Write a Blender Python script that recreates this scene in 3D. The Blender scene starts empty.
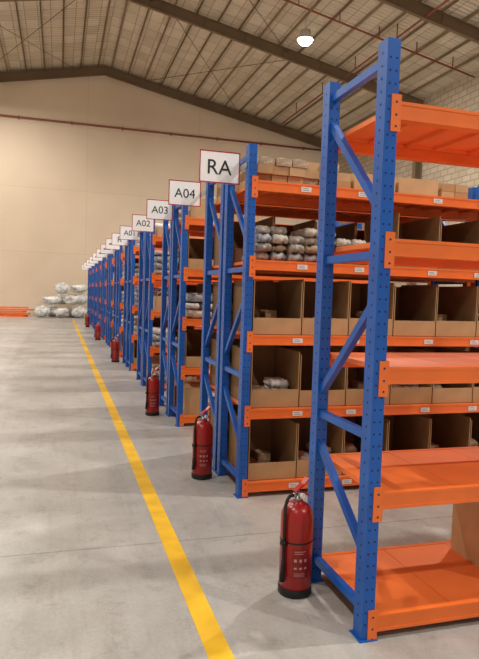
import bpy, math, random, bmesh
from mathutils import Vector, Matrix, noise
random.seed(7)
S=bpy.context.scene
COL=S.collection
S.view_settings.view_transform='Standard'
S.view_settings.look='None'

# ---------------------------------------------------------------- materials
def lin(c):
    return tuple(((v/255)/12.92 if v/255<=0.04045 else ((v/255+0.055)/1.055)**2.4) for v in c)+(1,)
def mat(name,rgb,rough=0.5,metal=0.0,var=0.12,scale=8.0,bump=0.0,bscale=60.0,emit=None,spec=0.5):
    m=bpy.data.materials.new(name); m.use_nodes=True
    nt=m.node_tree; b=nt.nodes['Principled BSDF']
    b.inputs['Roughness'].default_value=rough; b.inputs['Metallic'].default_value=metal
    b.inputs['Specular IOR Level'].default_value=spec
    tc=nt.nodes.new('ShaderNodeTexCoord')
    n=nt.nodes.new('ShaderNodeTexNoise'); n.inputs['Scale'].default_value=scale; n.inputs['Detail'].default_value=5
    nt.links.new(tc.outputs['Object'],n.inputs['Vector'])
    r=nt.nodes.new('ShaderNodeValToRGB')
    c=lin(rgb)
    r.color_ramp.elements[0].position=0.3; r.color_ramp.elements[1].position=0.7
    r.color_ramp.elements[0].color=tuple(v*(1-var) for v in c[:3])+(1,)
    r.color_ramp.elements[1].color=tuple(min(1,v*(1+var)) for v in c[:3])+(1,)
    nt.links.new(n.outputs['Fac'],r.inputs['Fac']); nt.links.new(r.outputs['Color'],b.inputs['Base Color'])
    if bump:
        n2=nt.nodes.new('ShaderNodeTexNoise'); n2.inputs['Scale'].default_value=bscale
        nt.links.new(tc.outputs['Object'],n2.inputs['Vector'])
        bp=nt.nodes.new('ShaderNodeBump'); bp.inputs['Strength'].default_value=bump; bp.inputs['Distance'].default_value=0.02
        nt.links.new(n2.outputs['Fac'],bp.inputs['Height']); nt.links.new(bp.outputs['Normal'],b.inputs['Normal'])
    if emit:
        b.inputs['Emission Color'].default_value=(1,0.97,0.92,1); b.inputs['Emission Strength'].default_value=emit
    return m
M_blue=mat('blue_paint',(14,88,178),0.38,0,0.14,5)
M_hole=mat('hole_dark',(12,40,94),0.8,0,0.05)
M_orange=mat('orange_paint',(240,116,44),0.42,0,0.09,4)
M_deck=mat('orange_deck',(242,124,60),0.48,0,0.09,3)
M_card=mat('cardboard',(138,106,70),0.85,0,0.12,6)
M_card2=mat('cardboard_light',(198,166,124),0.85,0,0.1,6)
M_card3=mat('cardboard_dark',(120,90,58),0.85,0,0.12,6)
M_lip=mat('cardboard_front',(182,146,104),0.85,0,0.1,6)
M_tape=mat('packing_tape',(190,160,116),0.4,0,0.05)
M_white=mat('white_plastic',(226,225,222),0.5,0,0.04)
M_sign=mat('sign_white',(252,252,252),0.4,0,0.0)
M_pack=mat('clear_wrap',(184,176,164),0.3,0,0.35,20,0.8,30)
M_pack2=mat('grey_wrap',(164,168,172),0.3,0,0.38,20,0.8,30)
M_kraft=mat('kraft_wrap',(172,152,126),0.4,0,0.3,16,0.6,28)
M_dull=mat('dull_wrap',(150,142,132),0.35,0,0.35,20,0.8,30)
M_dark=mat('dark_goods',(70,72,78),0.6,0,0.2,10)
M_sack=mat('woven_sack',(222,221,218),0.5,0,0.4,4,0.9,6)  # white weave with grey shading patches mixed into the colour
M_red=mat('red_enamel',(160,26,22),0.3,0,0.08,6)
M_redh=mat('red_lever',(200,44,38),0.35,0,0.05,6)
M_redpipe=mat('red_pipe',(140,74,58),0.5)
M_black=mat('black_rubber',(18,18,18),0.55,0,0.1)
M_steel=mat('steel',(170,170,170),0.3,0.9,0.05)
M_text=mat('black_print',(30,30,34),0.6)
M_grey=mat('grey_print',(120,120,126),0.6)
M_faint=mat('faint_print',(206,150,146),0.5,0,0.04)
M_border=mat('red_print',(176,40,46),0.6)
M_yellow=mat('yellow_floor_paint',(242,190,40),0.5,0,0.16,5)
M_raf=mat('rafter_steel',(112,92,68),0.6,0,0.1,1)
M_pur=mat('purlin_steel',(156,137,110),0.6,0,0.1,1)
M_lamp=mat('lamp_housing',(210,208,202),0.4,0.0)
M_glow=mat('lamp_lens',(255,250,240),0.4,emit=14)

def nodes(name):
    m=bpy.data.materials.new(name); m.use_nodes=True
    nt=m.node_tree; return m,nt,nt.nodes['Principled BSDF']
def N(nt,t,**k):
    n=nt.nodes.new(t)
    for a,b in k.items(): n.inputs[a.replace('_',' ')].default_value=b
    return n
def mul(nt,a,b_,f=1.0):
    m=nt.nodes.new('ShaderNodeMixRGB'); m.blend_type='MULTIPLY'; m.inputs['Fac'].default_value=f
    nt.links.new(a,m.inputs['Color1']); nt.links.new(b_,m.inputs['Color2']); return m.outputs['Color']
# floor
M_floor,nt,b=nodes('concrete_floor')
tc=N(nt,'ShaderNodeTexCoord')
n1=N(nt,'ShaderNodeTexNoise',Scale=0.6,Detail=9.0,Roughness=0.62); n1.inputs['Distortion'].default_value=.6
n2=N(nt,'ShaderNodeTexNoise',Scale=1.7,Detail=12.0,Roughness=0.75)
n3=N(nt,'ShaderNodeTexNoise',Scale=60.0,Detail=4.0)
n4=N(nt,'ShaderNodeTexNoise',Scale=6.0,Detail=10.0,Roughness=0.8)
n5=N(nt,'ShaderNodeTexNoise',Scale=2.2,Detail=12.0,Roughness=0.8)
mps=N(nt,'ShaderNodeMapping'); mps.inputs['Scale'].default_value=(2.5,.35,1); nt.links.new(tc.outputs['Object'],mps.inputs['Vector'])
for n in(n1,n2,n3,n4): nt.links.new(tc.outputs['Object'],n.inputs['Vector'])
nt.links.new(mps.outputs['Vector'],n5.inputs['Vector'])
def ramp(p0,p1,c0,c1,src):
    r=N(nt,'ShaderNodeValToRGB'); r.color_ramp.elements[0].position=p0; r.color_ramp.elements[1].position=p1
    r.color_ramp.elements[0].color=c0; r.color_ramp.elements[1].color=c1; nt.links.new(src.outputs['Fac'],r.inputs['Fac']); return r.outputs['Color']
c=ramp(.32,.68,lin((168,166,162)),lin((208,205,199)),n1)
c=mul(nt,c,ramp(.3,.58,(.80,.80,.81,1),(1,1,1,1),n2))
c=mul(nt,c,ramp(.3,.6,(.90,.90,.90,1),(1,1,1,1),n3))
c=mul(nt,c,ramp(.30,.47,(.66,.65,.64,1),(1,1,1,1),n4))
c=mul(nt,c,ramp(.32,.50,(.80,.79,.78,1),(1,1,1,1),n5))
br=N(nt,'ShaderNodeTexBrick',Scale=1.0); br.offset=0
br.inputs['Brick Width'].default_value=5.0; br.inputs['Row Height'].default_value=4.2; br.inputs['Mortar Size'].default_value=.006
br.inputs['Color1'].default_value=(1,1,1,1);br.inputs['Color2'].default_value=(.96,.96,.96,1);br.inputs['Mortar'].default_value=(.66,.65,.64,1)
mp=N(nt,'ShaderNodeMapping'); mp.inputs['Location'].default_value=(2.2,.9,0)
nt.links.new(tc.outputs['Object'],mp.inputs['Vector']); nt.links.new(mp.outputs['Vector'],br.inputs['Vector'])
c=mul(nt,c,br.outputs['Color'])
nt.links.new(c,b.inputs['Base Color'])
rr=N(nt,'ShaderNodeMapRange'); rr.inputs['To Min'].default_value=.2; rr.inputs['To Max'].default_value=.5
nt.links.new(n2.outputs['Fac'],rr.inputs['Value']); nt.links.new(rr.outputs['Result'],b.inputs['Roughness'])
# back wall
M_wall,nt,b=nodes('painted_wall')
tc=N(nt,'ShaderNodeTexCoord'); n1=N(nt,'ShaderNodeTexNoise',Scale=.22,Detail=5.0)
nt.links.new(tc.outputs['Object'],n1.inputs['Vector'])
r=N(nt,'ShaderNodeValToRGB'); r.color_ramp.elements[0].position=.3; r.color_ramp.elements[1].position=.7
r.color_ramp.elements[0].color=lin((216,197,173)); r.color_ramp.elements[1].color=lin((236,218,194))
nt.links.new(n1.outputs['Fac'],r.inputs['Fac'])
br=N(nt,'ShaderNodeTexBrick',Scale=1.0); br.offset=0
br.inputs['Brick Width'].default_value=6.0; br.inputs['Row Height'].default_value=3.3; br.inputs['Mortar Size'].default_value=.015
br.inputs['Color1'].default_value=(1,1,1,1);br.inputs['Color2'].default_value=(.97,.965,.96,1);br.inputs['Mortar'].default_value=(.88,.86,.84,1)
mp=N(nt,'ShaderNodeMapping'); mp.inputs['Rotation'].default_value=(math.radians(-90),0,0); mp.inputs['Location'].default_value=(-1.3,0,0)
nt.links.new(tc.outputs['Object'],mp.inputs['Vector']); nt.links.new(mp.outputs['Vector'],br.inputs['Vector'])
nt.links.new(mul(nt,r.outputs['Color'],br.outputs['Color']),b.inputs['Base Color']); b.inputs['Roughness'].default_value=.8
# block wall
M_block,nt,b=nodes('block_wall')
tc=N(nt,'ShaderNodeTexCoord'); br=N(nt,'ShaderNodeTexBrick',Scale=1.0)
br.inputs['Brick Width'].default_value=.5; br.inputs['Row Height'].default_value=.25; br.inputs['Mortar Size'].default_value=.02
br.inputs['Color1'].default_value=lin((184,168,146));br.inputs['Color2'].default_value=lin((170,154,132));br.inputs['Mortar'].default_value=lin((142,126,106))
sx=N(nt,'ShaderNodeSeparateXYZ'); cx=N(nt,'ShaderNodeCombineXYZ')
nt.links.new(tc.outputs['Object'],sx.inputs[0]); nt.links.new(sx.outputs['Y'],cx.inputs['X']); nt.links.new(sx.outputs['Z'],cx.inputs['Y'])
nt.links.new(cx.outputs[0],br.inputs['Vector']); nt.links.new(br.outputs['Color'],b.inputs['Base Color']); b.inputs['Roughness'].default_value=.85
# ceiling
M_ceil,nt,b=nodes('roof_sheet')
tc=N(nt,'ShaderNodeTexCoord'); br=N(nt,'ShaderNodeTexBrick',Scale=1.0); br.offset=0
br.inputs['Brick Width'].default_value=.5; br.inputs['Row Height'].default_value=.9; br.inputs['Mortar Size'].default_value=.02
br.inputs['Color1'].default_value=lin((222,209,188));br.inputs['Color2'].default_value=lin((202,188,166));br.inputs['Mortar'].default_value=lin((168,152,129))
n1=N(nt,'ShaderNodeTexNoise',Scale=1.6,Detail=5.0); nt.links.new(tc.outputs['Object'],n1.inputs['Vector'])
r=N(nt,'ShaderNodeValToRGB'); r.color_ramp.elements[0].color=(.76,.76,.76,1); r.color_ramp.elements[1].color=(1.1,1.1,1.1,1)
nt.links.new(n1.outputs['Fac'],r.inputs['Fac'])
nt.links.new(tc.outputs['Object'],br.inputs['Vector'])
nt.links.new(mul(nt,br.outputs['Color'],r.outputs['Color']),b.inputs['Base Color']); b.inputs['Roughness'].default_value=.4
wv=N(nt,'ShaderNodeTexWave',Scale=1.6); wv.bands_direction='Y'; nt.links.new(tc.outputs['Object'],wv.inputs['Vector'])
bp=N(nt,'ShaderNodeBump',Strength=.6,Distance=.04); nt.links.new(wv.outputs['Fac'],bp.inputs['Height']); nt.links.new(bp.outputs['Normal'],b.inputs['Normal'])

# ---------------------------------------------------------------- mesh builder
class B:
    def __init__(s): s.v=[];s.f=[];s.m=[]
    def obox(s,c,ax,ay,az,m=0):
        c=Vector(c);o=len(s.v)
        for sx_ in(-1,1):
            for sy in(-1,1):
                for sz in(-1,1): s.v.append(c+ax*sx_+ay*sy+az*sz)
        fs=[(0,1,3,2),(4,6,7,5),(0,4,5,1),(2,3,7,6),(0,2,6,4),(1,5,7,3)]
        if ax.cross(ay).dot(az)<0: fs=[f[::-1] for f in fs]
        for f in fs: s.f.append(tuple(o+i for i in f)); s.m.append(m)
    def box(s,x0,x1,y0,y1,z0,z1,m=0):
        s.obox(((x0+x1)/2,(y0+y1)/2,(z0+z1)/2),Vector(((x1-x0)/2,0,0)),Vector((0,(y1-y0)/2,0)),Vector((0,0,(z1-z0)/2)),m)
    def disc(s,c,u,w,r,m=0,n=8):
        c=Vector(c);o=len(s.v)
        for i in range(n):
            a=2*math.pi*i/n; s.v.append(c+u*(r*math.cos(a))+w*(r*math.sin(a)))
        s.f.append(tuple(range(o,o+n))); s.m.append(m)
    def lathe(s,prof,n=32,m=0,c=(0,0,0),msel=None):
        o=len(s.v);c=Vector(c)
        for r,z in prof:
            for i in range(n):
                a=2*math.pi*i/n; s.v.append(c+Vector((r*math.cos(a),r*math.sin(a),z)))
        for k in range(len(prof)-1):
            for i in range(n):
                j=(i+1)%n
                s.f.append((o+k*n+i,o+k*n+j,o+(k+1)*n+j,o+(k+1)*n+i)); s.m.append(m if msel is None else msel[k])
        s.f.append(tuple(o+i for i in range(n))[::-1]); s.m.append(m if msel is None else msel[0])
        s.f.append(tuple(o+(len(prof)-1)*n+i for i in range(n))); s.m.append(m if msel is None else msel[-1])
    def tube(s,pts,r,n=10,m=0):
        pts=[Vector(p) for p in pts]; o=len(s.v); up=None
        for i,p in enumerate(pts):
            t=(pts[min(i+1,len(pts)-1)]-pts[max(i-1,0)]).normalized()
            if up is None: up=t.orthogonal().normalized()
            up=(up-t*up.dot(t)).normalized(); w=t.cross(up)
            rr=r[i] if isinstance(r,(list,tuple)) else r
            for k in range(n):
                a=2*math.pi*k/n; s.v.append(p+up*(rr*math.cos(a))+w*(rr*math.sin(a)))
        for i in range(len(pts)-1):
            for k in range(n):
                j=(k+1)%n; s.f.append((o+i*n+k,o+i*n+j,o+(i+1)*n+j,o+(i+1)*n+k)); s.m.append(m)
        s.f.append(tuple(o+k for k in range(n))[::-1]); s.m.append(m)
        e=o+(len(pts)-1)*n; s.f.append(tuple(e+k for k in range(n))); s.m.append(m)
    def mesh(s,name,mats,smooth=False):
        me=bpy.data.meshes.new(name); me.from_pydata([tuple(v) for v in s.v],[],s.f)
        for mm in mats: me.materials.append(mm)
        me.polygons.foreach_set('material_index',s.m)
        if smooth: me.polygons.foreach_set('use_smooth',[len(p.vertices)==4 for p in me.polygons])
        me.update(); return me
def obj(name,data,loc=(0,0,0),parent=None,rot=(0,0,0),scale=(1,1,1),label=None,cat=None,group=None,kind=None):
    o=bpy.data.objects.new(name,data); o.location=loc; o.rotation_euler=rot; o.scale=scale
    COL.objects.link(o)
    if parent: o.parent=parent
    if label:o['label']=label
    if cat:o['category']=cat
    if group:o['group']=group
    if kind:o['kind']=kind
    return o
def V(*a): return Vector(a)

# ---------------------------------------------------------------- room shell
XL,XR,YB,YF=-11.4,15.6,33.0,-12.0
XA,ZA,SL=2.1,13.2,0.2
def roofz(x): return ZA-SL*abs(x-XA)
b_=B(); b_.box(XL,XR,YF,YB,-.1,0); obj('floor',b_.mesh('floor',[M_floor]),kind='structure',label='grey polished concrete warehouse floor')
def gable(y0,y1):
    me=bpy.data.meshes.new('gable')
    pr=[(XL,0),(XR,0),(XR,roofz(XR)),(XA,ZA),(XL,roofz(XL))]
    v=[(x,y0,z) for x,z in pr]+[(x,y1,z) for x,z in pr]
    f=[(0,1,2,3,4),(9,8,7,6,5)]+[(i,5+i,5+(i+1)%5,(i+1)%5) for i in range(5)]
    me.from_pydata(v,[],f); me.materials.append(M_wall); return me
obj('wall_back',gable(YB,YB+.2),kind='structure',label='beige painted gable end wall')
b_=B(); b_.box(XR,XR+.2,YF,YB,0,roofz(XR)); obj('wall_right',b_.mesh('wr',[M_block]),kind='structure',label='beige block side wall')
b_=B(); b_.box(XL-.2,XL,YF,YB,0,roofz(XL)); obj('wall_left',b_.mesh('wl',[M_wall]),kind='structure',label='beige painted side wall')
me=bpy.data.meshes.new('roof'); 
v=[];
for y in(YF,YB):
    for x,dz in((XL,0),(XA,0),(XR,0),(XR,.08),(XA,.08),(XL,.08)): v.append((x,y,roofz(x)+dz))
me.from_pydata(v,[],[(0,1,7,6),(1,2,8,7),(3,4,10,9),(4,5,11,10),(0,5,4,1),(1,4,3,2),(6,7,10,11),(7,8,9,10)]); me.materials.append(M_ceil)
obj('ceiling',me,kind='structure',label='pitched sheet metal roof with insulation')
tn=0
def trim(me,label,**k):
    global tn
    tn+=1; return obj('trim_%d'%tn,me,kind='structure',label=label,**k)
ct=math.cos(math.atan(SL)); st=math.sin(math.atan(SL))
b_=B(); b_.box(-.014,.014,YF,YB-.02,-.11,-.01); b_.box(-.014,.045,YF,YB-.02,-.11,-.104); pm=b_.mesh('purlin',[M_pur])
for sgn,xe in((1,XR),(-1,XL)):
    k=0.35
    while True:
        x=XA+sgn*k*ct
        if abs(x-XA)>abs(xe-XA)-.2: break
        trim(pm,'thin steel roof purlin',loc=(x,0,roofz(x)),rot=(0,sgn*math.atan(SL),0)); k+=.9
def rafter(depth=.42):
    b=B()
    for sgn,xe in((1,XR),(-1,XL)):
        L=abs(xe-XA)/ct; ax=V(sgn*ct,0,-st); nz=V(sgn*st,0,ct)
        c0=V(XA,0,ZA)+ax*(L/2)-nz*.12
        b.obox(c0-nz*(depth/2),ax*(L/2),V(0,.012,0),nz*(depth/2))
        b.obox(c0-nz*.01,ax*(L/2),V(0,.07,0),nz*.012)
        b.obox(c0-nz*depth,ax*(L/2),V(0,.07,0),nz*.014)
        for i in range(1,8):
            b.obox(V(XA,0,ZA)+ax*(L*i/8)-nz*(.12+depth/2),ax*.01,V(0,.06,0),nz*(depth/2))
    b.box(XA-.2,XA+.2,-.014,.014,ZA-.56,ZA-.2); b.box(XA-.14,XA+.14,-.07,.07,ZA-.565,ZA-.53)
    return b.mesh('rafter',[M_raf])
rm=rafter()
for y in(32.7,24.0,17.9,11.4,4.2,-3,-10):
    trim(rm,'brown steel portal frame rafter',loc=(0,y,0))
b_=B(); b_.box(-.16,.16,-.012,.012,0,9.8); b_.box(-.17,-.15,-.12,.12,0,9.8); b_.box(.15,.17,-.12,.12,0,9.8); cm=b_.mesh('col',[M_raf])
for y in(24.0,17.9,11.4,4.2):
    trim(cm,'brown steel wall column',loc=(XR-.2,y,0)); trim(cm,'brown steel wall column',loc=(XL+.2,y,0))
# pipes
b_=B(); b_.tube([(XL+.1,YB-.12,10.05),(XR-.1,YB-.12,10.05)],.05)
for i in range(10):
    x=XL+1.5+i*2.6; b_.box(x-.03,x+.03,YB-.14,YB,9.97,10.13)
trim(b_.mesh('pipe',[M_redpipe],True),'thin dull red pipe clamped across the end wall')
b_=B(); b_.tube([(XA+.5,20.2,roofz(XA+.5)-.42),(XR-.3,20.2,roofz(XR-.3)-.42)],.035)
for i in range(8):
    x=XA+1+i*1.6; b_.box(x-.015,x+.015,20.185,20.215,roofz(x)-.42,roofz(x)-.0)
trim(b_.mesh('pipe2',[M_redpipe],True),'thin dull red pipe hung under the sloping roof')
b_=B(); b_.tube([(11.5,YB-.3,roofz(11.5)-.5),(11.5,-8,roofz(11.5)-.5)],.035)
for i in range(12):
    y=-6+i*3.2; b_.box(11.485,11.515,y,y+.03,roofz(11.5)-.5,roofz(11.5))
trim(b_.mesh('pipe3',[M_redpipe],True),'long dull red pipe running beneath the roof purlins')
for xa,ya,xb,yb in((3.2,17.9,9.0,24.0),(9.0,17.9,3.2,24.0),(-4,24.0,.8,32.6),(.8,24.0,-4,32.6),(4,24.0,9.5,32.6),(9.5,24.0,4,32.6)):
    b_=B(); b_.tube([(xa,ya,roofz(xa)-.3),(xb,yb,roofz(xb)-.3)],.014,6)
    trim(b_.mesh('rod',[M_raf],True),'thin steel cross bracing rod under the roof')

# floor line
b_=B(); b_.box(.577,.675,-2,29.5,0,.002)
obj('floor_line',b_.mesh('fl',[M_yellow]),label='yellow painted safety line along the concrete floor',cat='floor marking')

# ---------------------------------------------------------------- racks
XP=1.217; W=2.36; D=.6; H=2.445
LV=[.07,.59,1.11,1.63,2.17]
PW,PD=.057,.074
def post(b,x,y,holes=True):
    b.box(x,x+PW,y,y+PD,0.006,H)
    b.box(x-.012,x+PW+.012,y-.01,y+PD+.01,0,.006)
    if holes:
        z=.07
        while z<H-.03:
            for dx in(.015,.042):
                b.disc((x+dx,y-.0006,z),V(1,0,0),V(0,0,1),.0048,1)
                b.disc((x+dx,y+PD+.0006,z),V(-1,0,0),V(0,0,1),.0048,1)
            b.disc((x-.0006,y+PD/2,z+.025),V(0,-1,0),V(0,0,1),.0055,1)
            b.disc((x+PW+.0006,y+PD/2,z+.025),V(0,1,0),V(0,0,1),.0055,1)
            z+=.05
bb=B(); post(bb,0,0); ME_post=bb.mesh('post',[M_blue,M_hole])
BR=[(2.37,2.37),(1.80,2.24),(1.60,1.60),(1.40,.96),(.85,.85),(.36,.70),(.12,.12)]
def brace(b,zn,zr):
    p=V(.028,PD-.008,zn); q=V(.028,D-PD+.008,zr); t=(q-p); L=t.length; t.normalize()
    n=V(0,-t.z,t.y); c=(p+q)/2; X=V(1,0,0)
    b.obox(c-X*.013,X*.002,t*(L/2),n*.017)
    b.obox(c+n*.016,X*.014,t*(L/2),n*.0018)
    b.obox(c-n*.016,X*.014,t*(L/2),n*.0018)
ME_br=[]
for zn,zr in BR:
    bb=B(); brace(bb,zn,zr); ME_br.append(bb.mesh('brace',[M_blue]))
bb=B(); post(bb,0,0); post(bb,0,D-PD)
for zn,zr in BR: brace(bb,zn,zr)
ME_frame=bb.mesh('upright_frame',[M_blue,M_hole])
bb=B(); post(bb,0,0,False); post(bb,0,D-PD,False)
for zn,zr in BR: brace(bb,zn,zr)
ME_framefar=bb.mesh('upright_frame_plain',[M_blue])
bb=B()
bb.box(PW+.001,W-PW-.001,0,.022,-.035,.035); bb.box(PW+.001,W-PW-.001,.022,.048,-.035,.012)
bb.box(PW+.001,W-PW-.001,-.003,0,-.035,-.022); bb.box(PW+.001,W-PW-.001,-.003,0,.022,.035)
for x0,x1 in((.026,PW+.012),(W-PW-.012,W-.026)):
    bb.box(x0,x1,-.005,-.001,-.085,.06)
    xc=(x0+x1)/2
    for z in(-.065,-.02,.03): bb.disc((xc,-.0056,z),V(1,0,0),V(0,0,1),.005,1)
bb.box(PW+.001,PW+.005,-.005,.05,-.085,.06); bb.box(W-PW-.005,W-PW-.001,-.005,.05,-.085,.06)
ME_beam=bb.mesh('beam',[M_orange,M_hole])
bb=B(); n=6; x0=PW+.008; w=(W-2*PW-.016)/n
for i in range(n):
    a=x0+i*w+.0015; e=x0+(i+1)*w-.0015
    bb.box(a,e,.024,D-.024,.030,.034); bb.box(a,a+.003,.05,D-.05,.0125,.030); bb.box(e-.003,e,.05,D-.05,.0125,.030)
    m_=(a+e)/2; bb.box(m_-.02,m_+.02,.05,D-.05,.014,.030)
    bb.box(a,e,.05,.053,.0125,.03); bb.box(a,e,D-.053,D-.05,.0125,.03)
ME_deck=bb.mesh('shelf_deck',[M_deck])
bb=B(); bb.box(-.038,.038,-.002,0,-.017,.017,0)
for z,a,e in((.006,-.027,.014),(-.006,-.027,.022)): bb.box(a,e,-.0026,-.002,z-.0015,z+.0015,1)
ME_tag=bb.mesh('shelf_tag',[M_white,M_grey])
def rack(y,label,detail=2,tags=()):
    r=obj('storage_rack',None,(XP,y,0)); r['label']=label; r['category']='storage rack'; r['group']='blue and orange warehouse racks'
    for fx in(0,W-PW):
        if detail==2 and fx==0:
            fr=obj('upright_frame',None,(fx,0,0),r)
            obj('post',ME_post,(0,0,0),fr); obj('post',ME_post,(0,D-PD,0),fr)
            for m in ME_br: obj('brace',m,(0,0,0),fr)
        else: obj('upright_frame',ME_frame if detail>=1 else ME_framefar,(fx,0,0),r)
    for z in LV:
        obj('beam',ME_beam,(0,0,z),r); obj('beam',ME_beam,(W,D,z),r,rot=(0,0,math.pi)); obj('shelf_deck',ME_deck,(0,0,z),r)
    for lv,x in tags: obj('shelf_tag',ME_tag,(x,-.0031,LV[lv]-.002),r)
    return r
rack(2.14,'empty blue rack with bare orange steel shelves',2)
Y0=3.925; PITCH=2.27; NK=11
tagsRA=[(l,x+random.uniform(-.02,.02)) for l in range(5) for x in(.42,.85,1.49,1.9)]
halves=[]
for k in range(NK):
    for h in(0,1):
        y=Y0+k*PITCH+h*.655
        if k==0 and h==0: rack(y,'blue and orange rack filled with open cardboard bins',2,tagsRA)
        else: rack(y,'blue and orange rack stocked with cartons and wrapped goods',2 if k<3 else(1 if k<5 else 0),[(l,.3) for l in range(5)] if(h==0 and k<4) else ())
        halves.append((k,h,y))

# ---------------------------------------------------------------- goods
def binmesh(w,d,h,lip,m):
    b=B();t=.006
    b.box(0,w,0,d,0,t); b.box(0,t,0,d,t,h); b.box(w-t,w,0,d,t,h); b.box(t,w-t,d-t,d,t,h); b.box(t,w-t,0,t,t,lip,1)
    b.box(0,t,-.0005,0,t,h,1); b.box(w-t,w,-.0005,0,t,h,1)
    return b.mesh('bin',[m,M_lip])  # darker inside, lighter front faces: recess shade put into the colours
ME_bin=[binmesh(.362,.52,.40,.125,M_card),binmesh(.362,.52,.40,.13,M_card),binmesh(.362,.52,.38,.12,M_card3)]
def cartonmesh(w,d,h,m,lab=False):
    b=B(); b.box(0,w,0,d,0,h,0); tp=min(.07,h*.5); tw=min(.025,w*.2)
    b.box(-.0008,w+.0008,d/2-tw,d/2+tw,h-.0002,h+.0008,1)
    b.box(-.0010,0,d/2-tw,d/2+tw,h-tp,h+.0008,1); b.box(w,w+.0010,d/2-tw,d/2+tw,h-tp,h+.0008,1)
    if lab: b.box(w*.62,w*.88,-.0012,0,h*.45,h*.8,2)
    return b.mesh('carton',[m,M_tape,M_white])
CD=[(.36,.4,.30),(.40,.45,.22),(.30,.4,.36),(.34,.42,.13),(.42,.42,.36)]
CM=[M_lip,M_card2,M_card,M_card2,M_card2]
ME_cart=[cartonmesh(*CD[i],CM[i],i in(0,2)) for i in range(5)]
def pillow(w,d,h,seed,amp,m,n=14,sq=4,cr=1.0,fr=3.1,out=.10):
    vs=[];fs=[]
    off=Vector((seed*7.3,seed*3.1,seed*1.7))
    def add(sg):
        o=len(vs)
        for i in range(n+1):
            for j in range(n+1):
                u=-1+2*i/n; v=-1+2*j/n
                e=max(0,(1-abs(u)**sq))**.5*max(0,(1-abs(v)**sq))**.5
                q=Vector((u*1.6,v*1.6,sg*2))+off
                wob=1+amp*noise.noise(q)*1.6+amp*cr*abs(noise.noise(q*fr))*1.6-amp*.5
                z=sg*h/2*min(1.0 if sg<0 else 1.1,e*wob)
                rx=1-.05*v*v+out*noise.noise(Vector((v*2,seed,0))); ry=1-.05*u*u+out*noise.noise(Vector((u*2,0,seed)))
                vs.append((u*w/2*rx,v*d/2*ry,z))
        for i in range(n):
            for j in range(n):
                a=o+i*(n+1)+j; q=(a,a+n+1,a+n+2,a+1); fs.append(q if sg>0 else q[::-1])
    add(1); add(-1)
    me=bpy.data.meshes.new('pillow'); me.from_pydata(vs,[],fs)
    bm=bmesh.new(); bm.from_mesh(me); bmesh.ops.remove_doubles(bm,verts=bm.verts,dist=1e-5); bm.to_mesh(me); bm.free()
    me.materials.append(m); me.polygons.foreach_set('use_smooth',[True]*len(me.polygons)); return me
PM=[M_pack,M_dull,M_pack2,M_dull,M_kraft,M_pack]
ME_pk=[pillow(.112+.008*(i%2),.34,.056+.004*(i%2),i+1,.5,PM[i],22,9,2.2,4,.05) for i in range(6)]
ME_pw=[pillow(.31,.36,.08+.01*(i%2),20+i,.6,[M_pack,M_pack2,M_white,M_pack2][i],20,12,2.2,3.6,.12) for i in range(4)]
ME_ps=[pillow(.15,.2,.055,40+i,.5,[M_pack,M_white,M_kraft][i],16,14,1.8,3.4,.06) for i in range(3)]
def smallbox(w,d,h,m):
    b=B(); b.box(0,w,0,d,0,h); b.box(w*.1,w*.5,-.0008,0,h*.3,h*.7,1); b.box(0,w,d/2-.012,d/2+.012,h,h+.0008,1); return b.mesh('small_box',[m,M_tape])
SD=[(.12,.16,.07),(.10,.14,.06),(.14,.18,.05),(.09,.12,.08)]
ME_sb=[smallbox(*SD[0],M_lip),smallbox(*SD[1],M_kraft),smallbox(*SD[2],M_dark),smallbox(*SD[3],M_card)]
def deck(l): return LV[l]+.0345
def put_bin(y,l,x,t,g='cardboard picking bins on the racks'):
    lab=['open-fronted brown cardboard bin on an orange shelf','open-fronted brown cardboard bin on an orange shelf','open-fronted dark cardboard bin on an orange shelf'][t]
    obj('cardboard_bin',ME_bin[t],(XP+x,y+.035,deck(l)),label=lab,cat='cardboard bin',group=g)
def put_cart(y,l,x,t,dz=0,dy=0,rz=0,lab='taped brown cardboard carton standing on an orange shelf'):
    obj('cardboard_carton',ME_cart[t],(XP+x,y+.07+dy,deck(l)+dz),rot=(0,0,rz),label=lab,cat='cardboard box',group='cartons on the racks')
def put_pack(x,y,z,me,rz=0):
    obj('wrapped_packet',me,(x,y,z),rot=(0,0,rz),label='plastic-wrapped packet of goods stacked on a shelf',cat='packet',group='wrapped packets on the racks')
yR=Y0
for l in(0,1,2):
    for i in range(6): put_bin(yR,l,.078+i*.37,(i+l)%3)
for i in range(3,6): put_bin(yR,3,.078+i*.37,0 if i%2 else 2)
for c_ in range(8):
    for r_ in range([4,4,3,4,4,3,3,2][c_]):
        put_pack(XP+.145+c_*.124,yR+.22+random.uniform(-.03,.03),deck(3)+.032+r_*.061,ME_pk[random.randrange(6)],random.uniform(-.01,.01))
for l in(0,1,2):
    for i in range(6):
        x=XP+.078+i*.37+.02; yb=yR+.10; z=deck(l)+.0065
        mode=(l*2+i*3+1)%4
        if mode in(0,3):
            for q in range(2):
                for s_ in range(1+(i+q+l)%3): put_pack(x+.09+q*.155,yb+.13+.01*s_,z+.029+.057*s_,ME_ps[(q+l+s_)%3],0)
        elif mode==1:
            xx=x
            for q in range(3):
                t=(q+i+l)%4
                if xx+SD[t][0]>x+.325: break
                for s_ in range(1+(q+l)%2):
                    obj('small_box',ME_sb[t],(xx,yb+.12+.04*q,z+s_*(SD[t][2]+.001)),label='small goods box inside a cardboard bin',cat='box',group='small boxes in the bins')
                xx+=SD[t][0]+.006
ME_long=[cartonmesh(.115,.42,.058,m) for m in(M_card2,M_lip,M_tape,M_kraft)]
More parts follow.
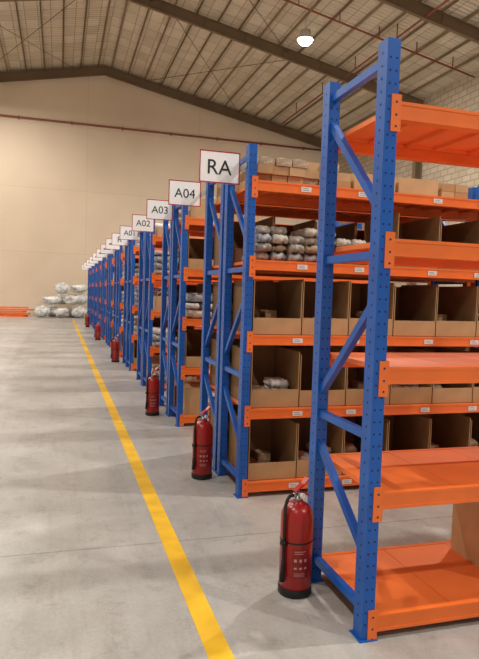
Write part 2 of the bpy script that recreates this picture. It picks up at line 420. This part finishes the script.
for r_ in range(3):
    for c_ in range([6,6,5][r_]):
        obj('slim_carton',ME_long[random.randrange(4)],(XP+.075+c_*.121+.02*(r_==2),yR+.06+random.uniform(-.02,.04),deck(4)+r_*.0605),label='slim brown carton stacked end-on on the top shelf',cat='cardboard box',group='slim cartons on the top shelf')
for i in range(2): put_cart(yR,4,.83+i*.37,3)
for r_ in range(2):
    for c_ in range(2): obj('slim_carton',ME_long[(r_+c_)%4],(XP+1.58+c_*.121,yR+.08,deck(4)+r_*.0605),label='slim brown carton stacked end-on on the top shelf',cat='cardboard box',group='slim cartons on the top shelf')
for i in range(4): put_cart(yR+.655,4,.08+i*.42,3 if i%2 else 1)
for l in range(4):
    for i in range(6): put_bin(yR+.655,l,.078+i*.37,(i+l)%3)
for k,h,y in halves:
    if k==0: continue
    nitem=2 if k<6 else 1
    for l in range(5):
        t=random.choice(['bin','pack','cart','pack','pack'])
        if l==4: t=random.choice(['pack','cart'])
        if t=='bin':
            for i in range(nitem): put_bin(y,l,.078+i*.37,random.randrange(3))
        elif t=='cart':
            x=.1
            for i in range(nitem):
                c_=random.choice([0,1,3,4] if l<4 else [3,1]); put_cart(y,l,x,c_); 
                x+=CD[c_][0]+.02
        else:
            for i in range(nitem):
                for r_ in range(random.choice([3,4]) if k<6 else 3):
                    if k<4 and random.random()<.4:
                        for q in(-1,1): put_pack(XP+.25+i*.36+q*.085,y+.2,deck(l)+.047+r_*.092,random.choice(ME_ps),random.uniform(-.06,.06))
                    else: put_pack(XP+.25+i*.36,y+.27,deck(l)+.047+r_*.092,ME_pw[random.randrange(4)],random.uniform(-.06,.06))
put_cart(2.14,0,.80,4,0,.02,lab='taped brown cardboard carton alone on a bare bottom shelf')

# ---------------------------------------------------------------- signs
def textmesh(s,size):
    cu=bpy.data.curves.new('t','FONT'); cu.body=s; cu.size=size; cu.align_x='CENTER'; cu.align_y='CENTER'; cu.extrude=.0006
    o=bpy.data.objects.new('tmp',cu); COL.objects.link(o)
    dg=bpy.context.evaluated_depsgraph_get(); me=bpy.data.meshes.new_from_object(o.evaluated_get(dg))
    bpy.data.objects.remove(o); me.materials.clear(); me.materials.append(M_text)
    xs=[v.co.x for v in me.vertices]; ys=[v.co.y for v in me.vertices]; cx_=(min(xs)+max(xs))/2; cy_=(min(ys)+max(ys))/2
    for v in me.vertices: v.co.x-=cx_; v.co.y-=cy_
    return me
SW,SH=.296,.224
def signplate(th):
    bb=B(); bb.box(-SW/2,SW/2,0,.004,-SH/2,SH/2,0)
    bb.box(-SW/2,SW/2,-.0008,0,SH/2-th,SH/2,1);bb.box(-SW/2,SW/2,-.0008,0,-SH/2,-SH/2+th,1)
    bb.box(-SW/2,-SW/2+th,-.0008,0,-SH/2+th,SH/2-th,1);bb.box(SW/2-th,SW/2,-.0008,0,-SH/2+th,SH/2-th,1)
    return bb.mesh('sign_plate',[M_sign,M_border])
ME_sign=signplate(.009)
bb=B(); bb.box(-.08,.08,-.0012,0,-.018,.018)
ME_mark=bb.mesh('sign_mark',[M_grey])
signs=[(4.13,2.31,1.067,'RA'),(5.36,2.315,1.067,'A04'),(6.78,2.345,1.067,'A03'),(8.12,2.335,1.060,'A02'),(9.76,2.35,1.055,'A01'),(11.3,2.37,1.055,'R')]
y=12.8
while y<27.5: signs.append((y,2.39,1.055,None)); y+=1.5+(y-11)*.07
posts=[]
for k,h,yy in halves: posts+= [yy,yy+D-PD]
for y,z,xs_,t in signs:
    s=obj('aisle_sign',None,(xs_,y,z)); s['category']='sign'; s['group']='aisle signs on the rack ends'
    s['label']=('white aisle sign with red border reading %s'%t) if t else 'small white aisle sign with dark lettering on a rack end'
    obj('sign_plate',ME_sign,(0,0,0),s)
    if t: obj('sign_text',textmesh(t,.145 if len(t)<3 else .115),(0,-.0012,0),s,rot=(math.pi/2,0,0))
    else: obj('sign_text',ME_mark,(0,0,0),s)
    py=min(posts,key=lambda p:abs(p+.04-y))+.04
    bb=B(); ya,yb=sorted((0.0045,py-y)); yb=max(yb,.02); e_=XP-xs_
    bb.box(e_-.005,e_-.001,ya,yb+.03,-.02,.02); bb.box(.05,e_-.001,.0045,.0085,-.02,.02)
    obj('sign_bracket',bb.mesh('sb',[M_steel]),(0,0,0),s)

# ---------------------------------------------------------------- extinguishers
R_=.078
bb=B(); bb.lathe([(.070,.012),(R_,.02),(R_,.37),(.075,.395),(.064,.418),(.046,.434),(.026,.443),(.024,.452)],40); ME_eb=bb.mesh('ext_body',[M_red],True)
bb=B(); bb.lathe([(.076,0),(.0805,.004),(.0805,.038),(.0792,.04),(.0792,.038),(.0792,.01)],40); ME_er=bb.mesh('ext_base',[M_black],True)
bb=B(); bb.lathe([(.020,.452),(.022,.455),(.022,.466),(.015,.470),(.015,.49),(.011,.494)],20); bb.tube([(0,0,.478),(-.032,0,.478)],.010); bb.tube([(0,-.012,.478),(0,-.026,.478)],.012,16); ME_ev=bb.mesh('ext_valve',[M_steel],True)
def strap(pts,w,t):
    b=B(); pts=[Vector(p) for p in pts]
    for p,q in zip(pts,pts[1:]):
        tt=q-p; L=tt.length; tt.normalize(); n_=tt.cross(V(0,1,0))
        b.obox((p+q)/2,tt*(L/2+.002),V(0,w/2,0),n_*(t/2))
    return b
ME_eh=strap([(-.012,0,.486),(.025,0,.482),(.055,0,.470),(.068,0,.460)],.022,.007).mesh('ext_handle',[M_redh])
ME_el=strap([(-.022,0,.498),(.0,0,.510),(.03,0,.521),(.060,0,.545)],.026,.008).mesh('ext_lever',[M_redh])
hp=[(-.032,0,.478),(-.055,0,.477),(-.074,-.002,.46),(-.085,-.004,.425),(-.0885,-.006,.38),(-.0885,-.006,.30),(-.0885,-.006,.22),(-.0885,-.006,.17)]
def catm(pts,n=5):
    pts=[Vector(p) for p in pts]; P=[pts[0]]+pts+[pts[-1]]; out=[]
    for i in range(1,len(P)-2):
        for k in range(n):
            t=k/n; a,b,c,d=P[i-1:i+3]
            out.append(.5*((2*b)+(c-a)*t+(2*a-5*b+4*c-d)*t*t+(-a+3*b-3*c+d)*t**3))
    out.append(pts[-1]); return out
bb=B(); bb.tube(catm(hp),.0078,12); bb.tube([(-.0905,-.006,.18),(-.0905,-.006,.15),(-.094,-.006,.08)],[.009,.0108,.013],14); ME_eo=bb.mesh('ext_hose',[M_black],True)
bb=B(); bb.lathe([(R_+.0012,.260),(R_+.0018,.261),(R_+.0018,.267),(R_+.0012,.268)],40); bb.box(-.101,-.077,-.019,-.016,.256,.272); bb.box(-.101,-.077,.004,.007,.256,.272); bb.box(-.103,-.100,-.019,.007,.256,.272); ME_es=bb.mesh('ext_strap',[M_black],True)
def curved(b,a0,a1,z0,z1,r,m,n=10):
    o=len(b.v)
    for i in range(n+1):
        a=math.radians(a0+(a1-a0)*i/n)
        for z in(z0,z1): b.v.append(V(r*math.cos(a),r*math.sin(a),z))
    for i in range(n):
        b.f.append((o+2*i,o+2*i+2,o+2*i+3,o+2*i+1)); b.m.append(m)
bb=B(); rr_=R_+.0008
curved(bb,-118,-58,.10,.24,rr_-.0003,1)
for z,a0,a1 in((.228,-112,-72),(.218,-112,-80),):
    curved(bb,a0,a1,z-.0015,z+.0015,rr_,0)
for i in range(3):
    curved(bb,-112+i*18,-103+i*18,.178,.192,rr_,0)
    curved(bb,-112+i*18,-102+i*18,.144,.153,rr_,0)
for z in(.124,.117,.110): curved(bb,-112,-72,z-.001,z+.001,rr_,0)
M_redlab=mat('red_label',(136,18,20),0.35)
ME_lab=bb.mesh('ext_label',[M_faint,M_redlab],True)
bb=B(); bb.lathe([(.014,0),(.014,.008),(.012,.01)],16); ME_g=bb.mesh('gauge',[M_white],True)
for i,(x,y,rz) in enumerate([(1.105,2.60,.4),(1.075,4.44,.5),(1.05,6.85,.5),(1.09,12.1,.3),(1.07,17.5,0),(1.05,23.6,0)]):
    e=obj('fire_extinguisher',None,(x,y,0),rot=(0,0,rz)); e['category']='fire extinguisher'; e['group']='fire extinguishers beside the racks'
    e['label']='red fire extinguisher with black hose on the floor by a rack'
    if i==0: e['label']='red fire extinguisher with hose standing beside the empty rack'
    obj('cylinder_body',ME_eb,parent=e); obj('base_ring',ME_er,parent=e); obj('valve',ME_ev,parent=e); obj('handle',ME_eh,parent=e)
    obj('lever',ME_el,parent=e); obj('hose',ME_eo,parent=e); obj('hose_strap',ME_es,parent=e); obj('printed_label',ME_lab,parent=e,rot=(0,0,-rz-.1))
    obj('pressure_gauge',ME_g,(0,-.026,.478),e,rot=(math.pi/2,0,0))

# ---------------------------------------------------------------- sacks and beam pile at the end wall
def sack(seed,w,d,h):
    bm=bmesh.new(); bmesh.ops.create_icosphere(bm,subdivisions=4,radius=1)
    off=Vector((seed*5.1,seed*2.7,seed*9.3))
    for v in bm.verts:
        p=v.co.copy(); s=1+.36*noise.noise(p*1.3+off)+.3*abs(noise.noise(p*2.6+off))+.18*noise.noise(p*6+off)
        q=Vector([math.copysign(abs(c)**.72,c) for c in p])
        neck=max(0,p.x-.72)/.28
        v.co=Vector((q.x*s+neck*.2,q.y*s*(1-.6*neck),q.z*s*(1-.5*neck)))
    dims=[]
    for a in range(3):
        lo=min(v.co[a] for v in bm.verts); hi=max(v.co[a] for v in bm.verts); dims.append((lo,hi))
    for v in bm.verts:
        for a,t in enumerate((w,d,h)):
            lo,hi=dims[a]; v.co[a]=((v.co[a]-lo)/(hi-lo)-.5)*t
    me=bpy.data.meshes.new('sack'); bm.to_mesh(me); bm.free(); me.materials.append(M_sack)
    me.polygons.foreach_set('use_smooth',[True]*len(me.polygons)); return me
ME_sk=[sack(1,.92,.8,.52),sack(2,.80,.75,.62),sack(3,.98,.8,.46)]
SH_=[.52,.62,.46]
sk=[(-.80,31.0,0,0,1),(.06,31.0,0,3.14,0),(.95,31.0,0,0,1),(-.3,31.95,0,0,1),(.7,31.95,0,0,2),(1.65,31.95,0,0,0),
    (-.36,31.05,.625,3.14,2),(.62,31.05,.625,0,0),(.2,31.95,.625,0,1),(1.1,31.95,.625,0,1),
    (.14,31.1,1.15,0,1),(.95,31.9,1.25,3.14,2),(1.75,31.0,0,3.14,1)]
for i,(x,y,z,rz,t) in enumerate(sk):
    obj('woven_sack',ME_sk[t],(x,y,z+SH_[t]/2),rot=(0,0,rz),label='stuffed white woven sack in a heap by the end wall',cat='sack',group='heap of sacks by the end wall')
ME_ob=[]
for L_ in(1.25,.9,1.1):
    bb=B(); bb.box(-L_,L_,-.03,.03,0,.07); bb.box(-L_,-L_+.01,-.035,.035,-0.0,.1); bb.box(L_-.01,L_,-.035,.035,0,.1); ME_ob.append(bb.mesh('loose_beam',[M_orange]))
for l in range(5):
    for r_ in range([6,5,4,3,2][l]):
        obj('loose_beam',ME_ob[random.randrange(3)] if l else ME_ob[0],(-2.80+random.uniform(-.2,.2)+(.25 if l>2 else 0),31.0+r_*.15+l*.07,l*.102),rot=(0,0,random.uniform(-.02,.02)),label='spare orange rack beam in a pile on the floor',cat='rack beam',group='pile of spare orange beams')

# ---------------------------------------------------------------- lamps
bb=B(); bb.lathe([(.03,.05),(.08,0),(.20,-.02),(.21,-.22),(.22,-.24),(.31,-.33),(.32,-.34),(.315,-.345),(.30,-.34)],32); ME_lh=bb.mesh('lamp_shade',[M_lamp],True)
bb=B(); bb.lathe([(.001,-.336),(.27,-.336),(.27,-.355),(.24,-.44),(.15,-.52),(.06,-.55),(.001,-.555)],32); ME_ll=bb.mesh('lamp_lens',[M_glow],True)
bb=B(); bb.tube([(0,0,0.04),(0,0,.62)],.012); ME_lr=bb.mesh('hanging_rod',[M_steel],True)
for x,y in[(8.6,21.2),(8.54,14.6),(8.54,8.0),(8.54,1.5),(8.54,-5.0),(-4.5,28),(-4.5,21.1),(-4.5,14.6),(-4.5,8.0),(-4.5,1.5),(-4.5,-5.0)]:  # only the first is seen; extras added to light signs and end wall
    z=roofz(x)-.62
    L=obj('highbay_lamp',None,(x,y,z)); L['category']='ceiling lamp'; L['label']='round metal high-bay lamp hanging lit from the roof'; L['group']='high-bay lamps'
    obj('lamp_shade',ME_lh,parent=L); obj('lamp_lens',ME_ll,parent=L); obj('hanging_rod',ME_lr,parent=L)
    ld=bpy.data.lights.new('lamp_light','AREA'); ld.shape='DISK'; ld.size=.35; ld.energy=730 if x>0 else(340 if y<25 else 540); ld.color=(1,.955,.885)
    obj('lamp_light',ld,(0,0,-.57),L)
w=bpy.data.worlds.new('world'); S.world=w; w.use_nodes=True
w.node_tree.nodes['Background'].inputs[0].default_value=(1,.98,.95,1); w.node_tree.nodes['Background'].inputs[1].default_value=.38

# ---------------------------------------------------------------- camera
Yc=V(-180,-40.5,598).normalized(); Xc=V(1982,28.5,598); Xc=(Xc-Yc*Xc.dot(Yc)).normalized(); Dc=Yc.cross(Xc)
def w_(i): return V(Xc[i],Yc[i],-Dc[i])
right,down,fwd=w_(0),w_(1),w_(2)
m=Matrix((( right.x,-down.x,-fwd.x,0),(right.y,-down.y,-fwd.y,0),(right.z,-down.z,-fwd.z,1.42),(0,0,0,1)))
cd=bpy.data.cameras.new('cam'); cd.sensor_fit='VERTICAL'; cd.sensor_height=36; cd.lens=598/659*36; cd.clip_end=200
co=bpy.data.objects.new('camera',cd); COL.objects.link(co); co.matrix_world=m; S.camera=co
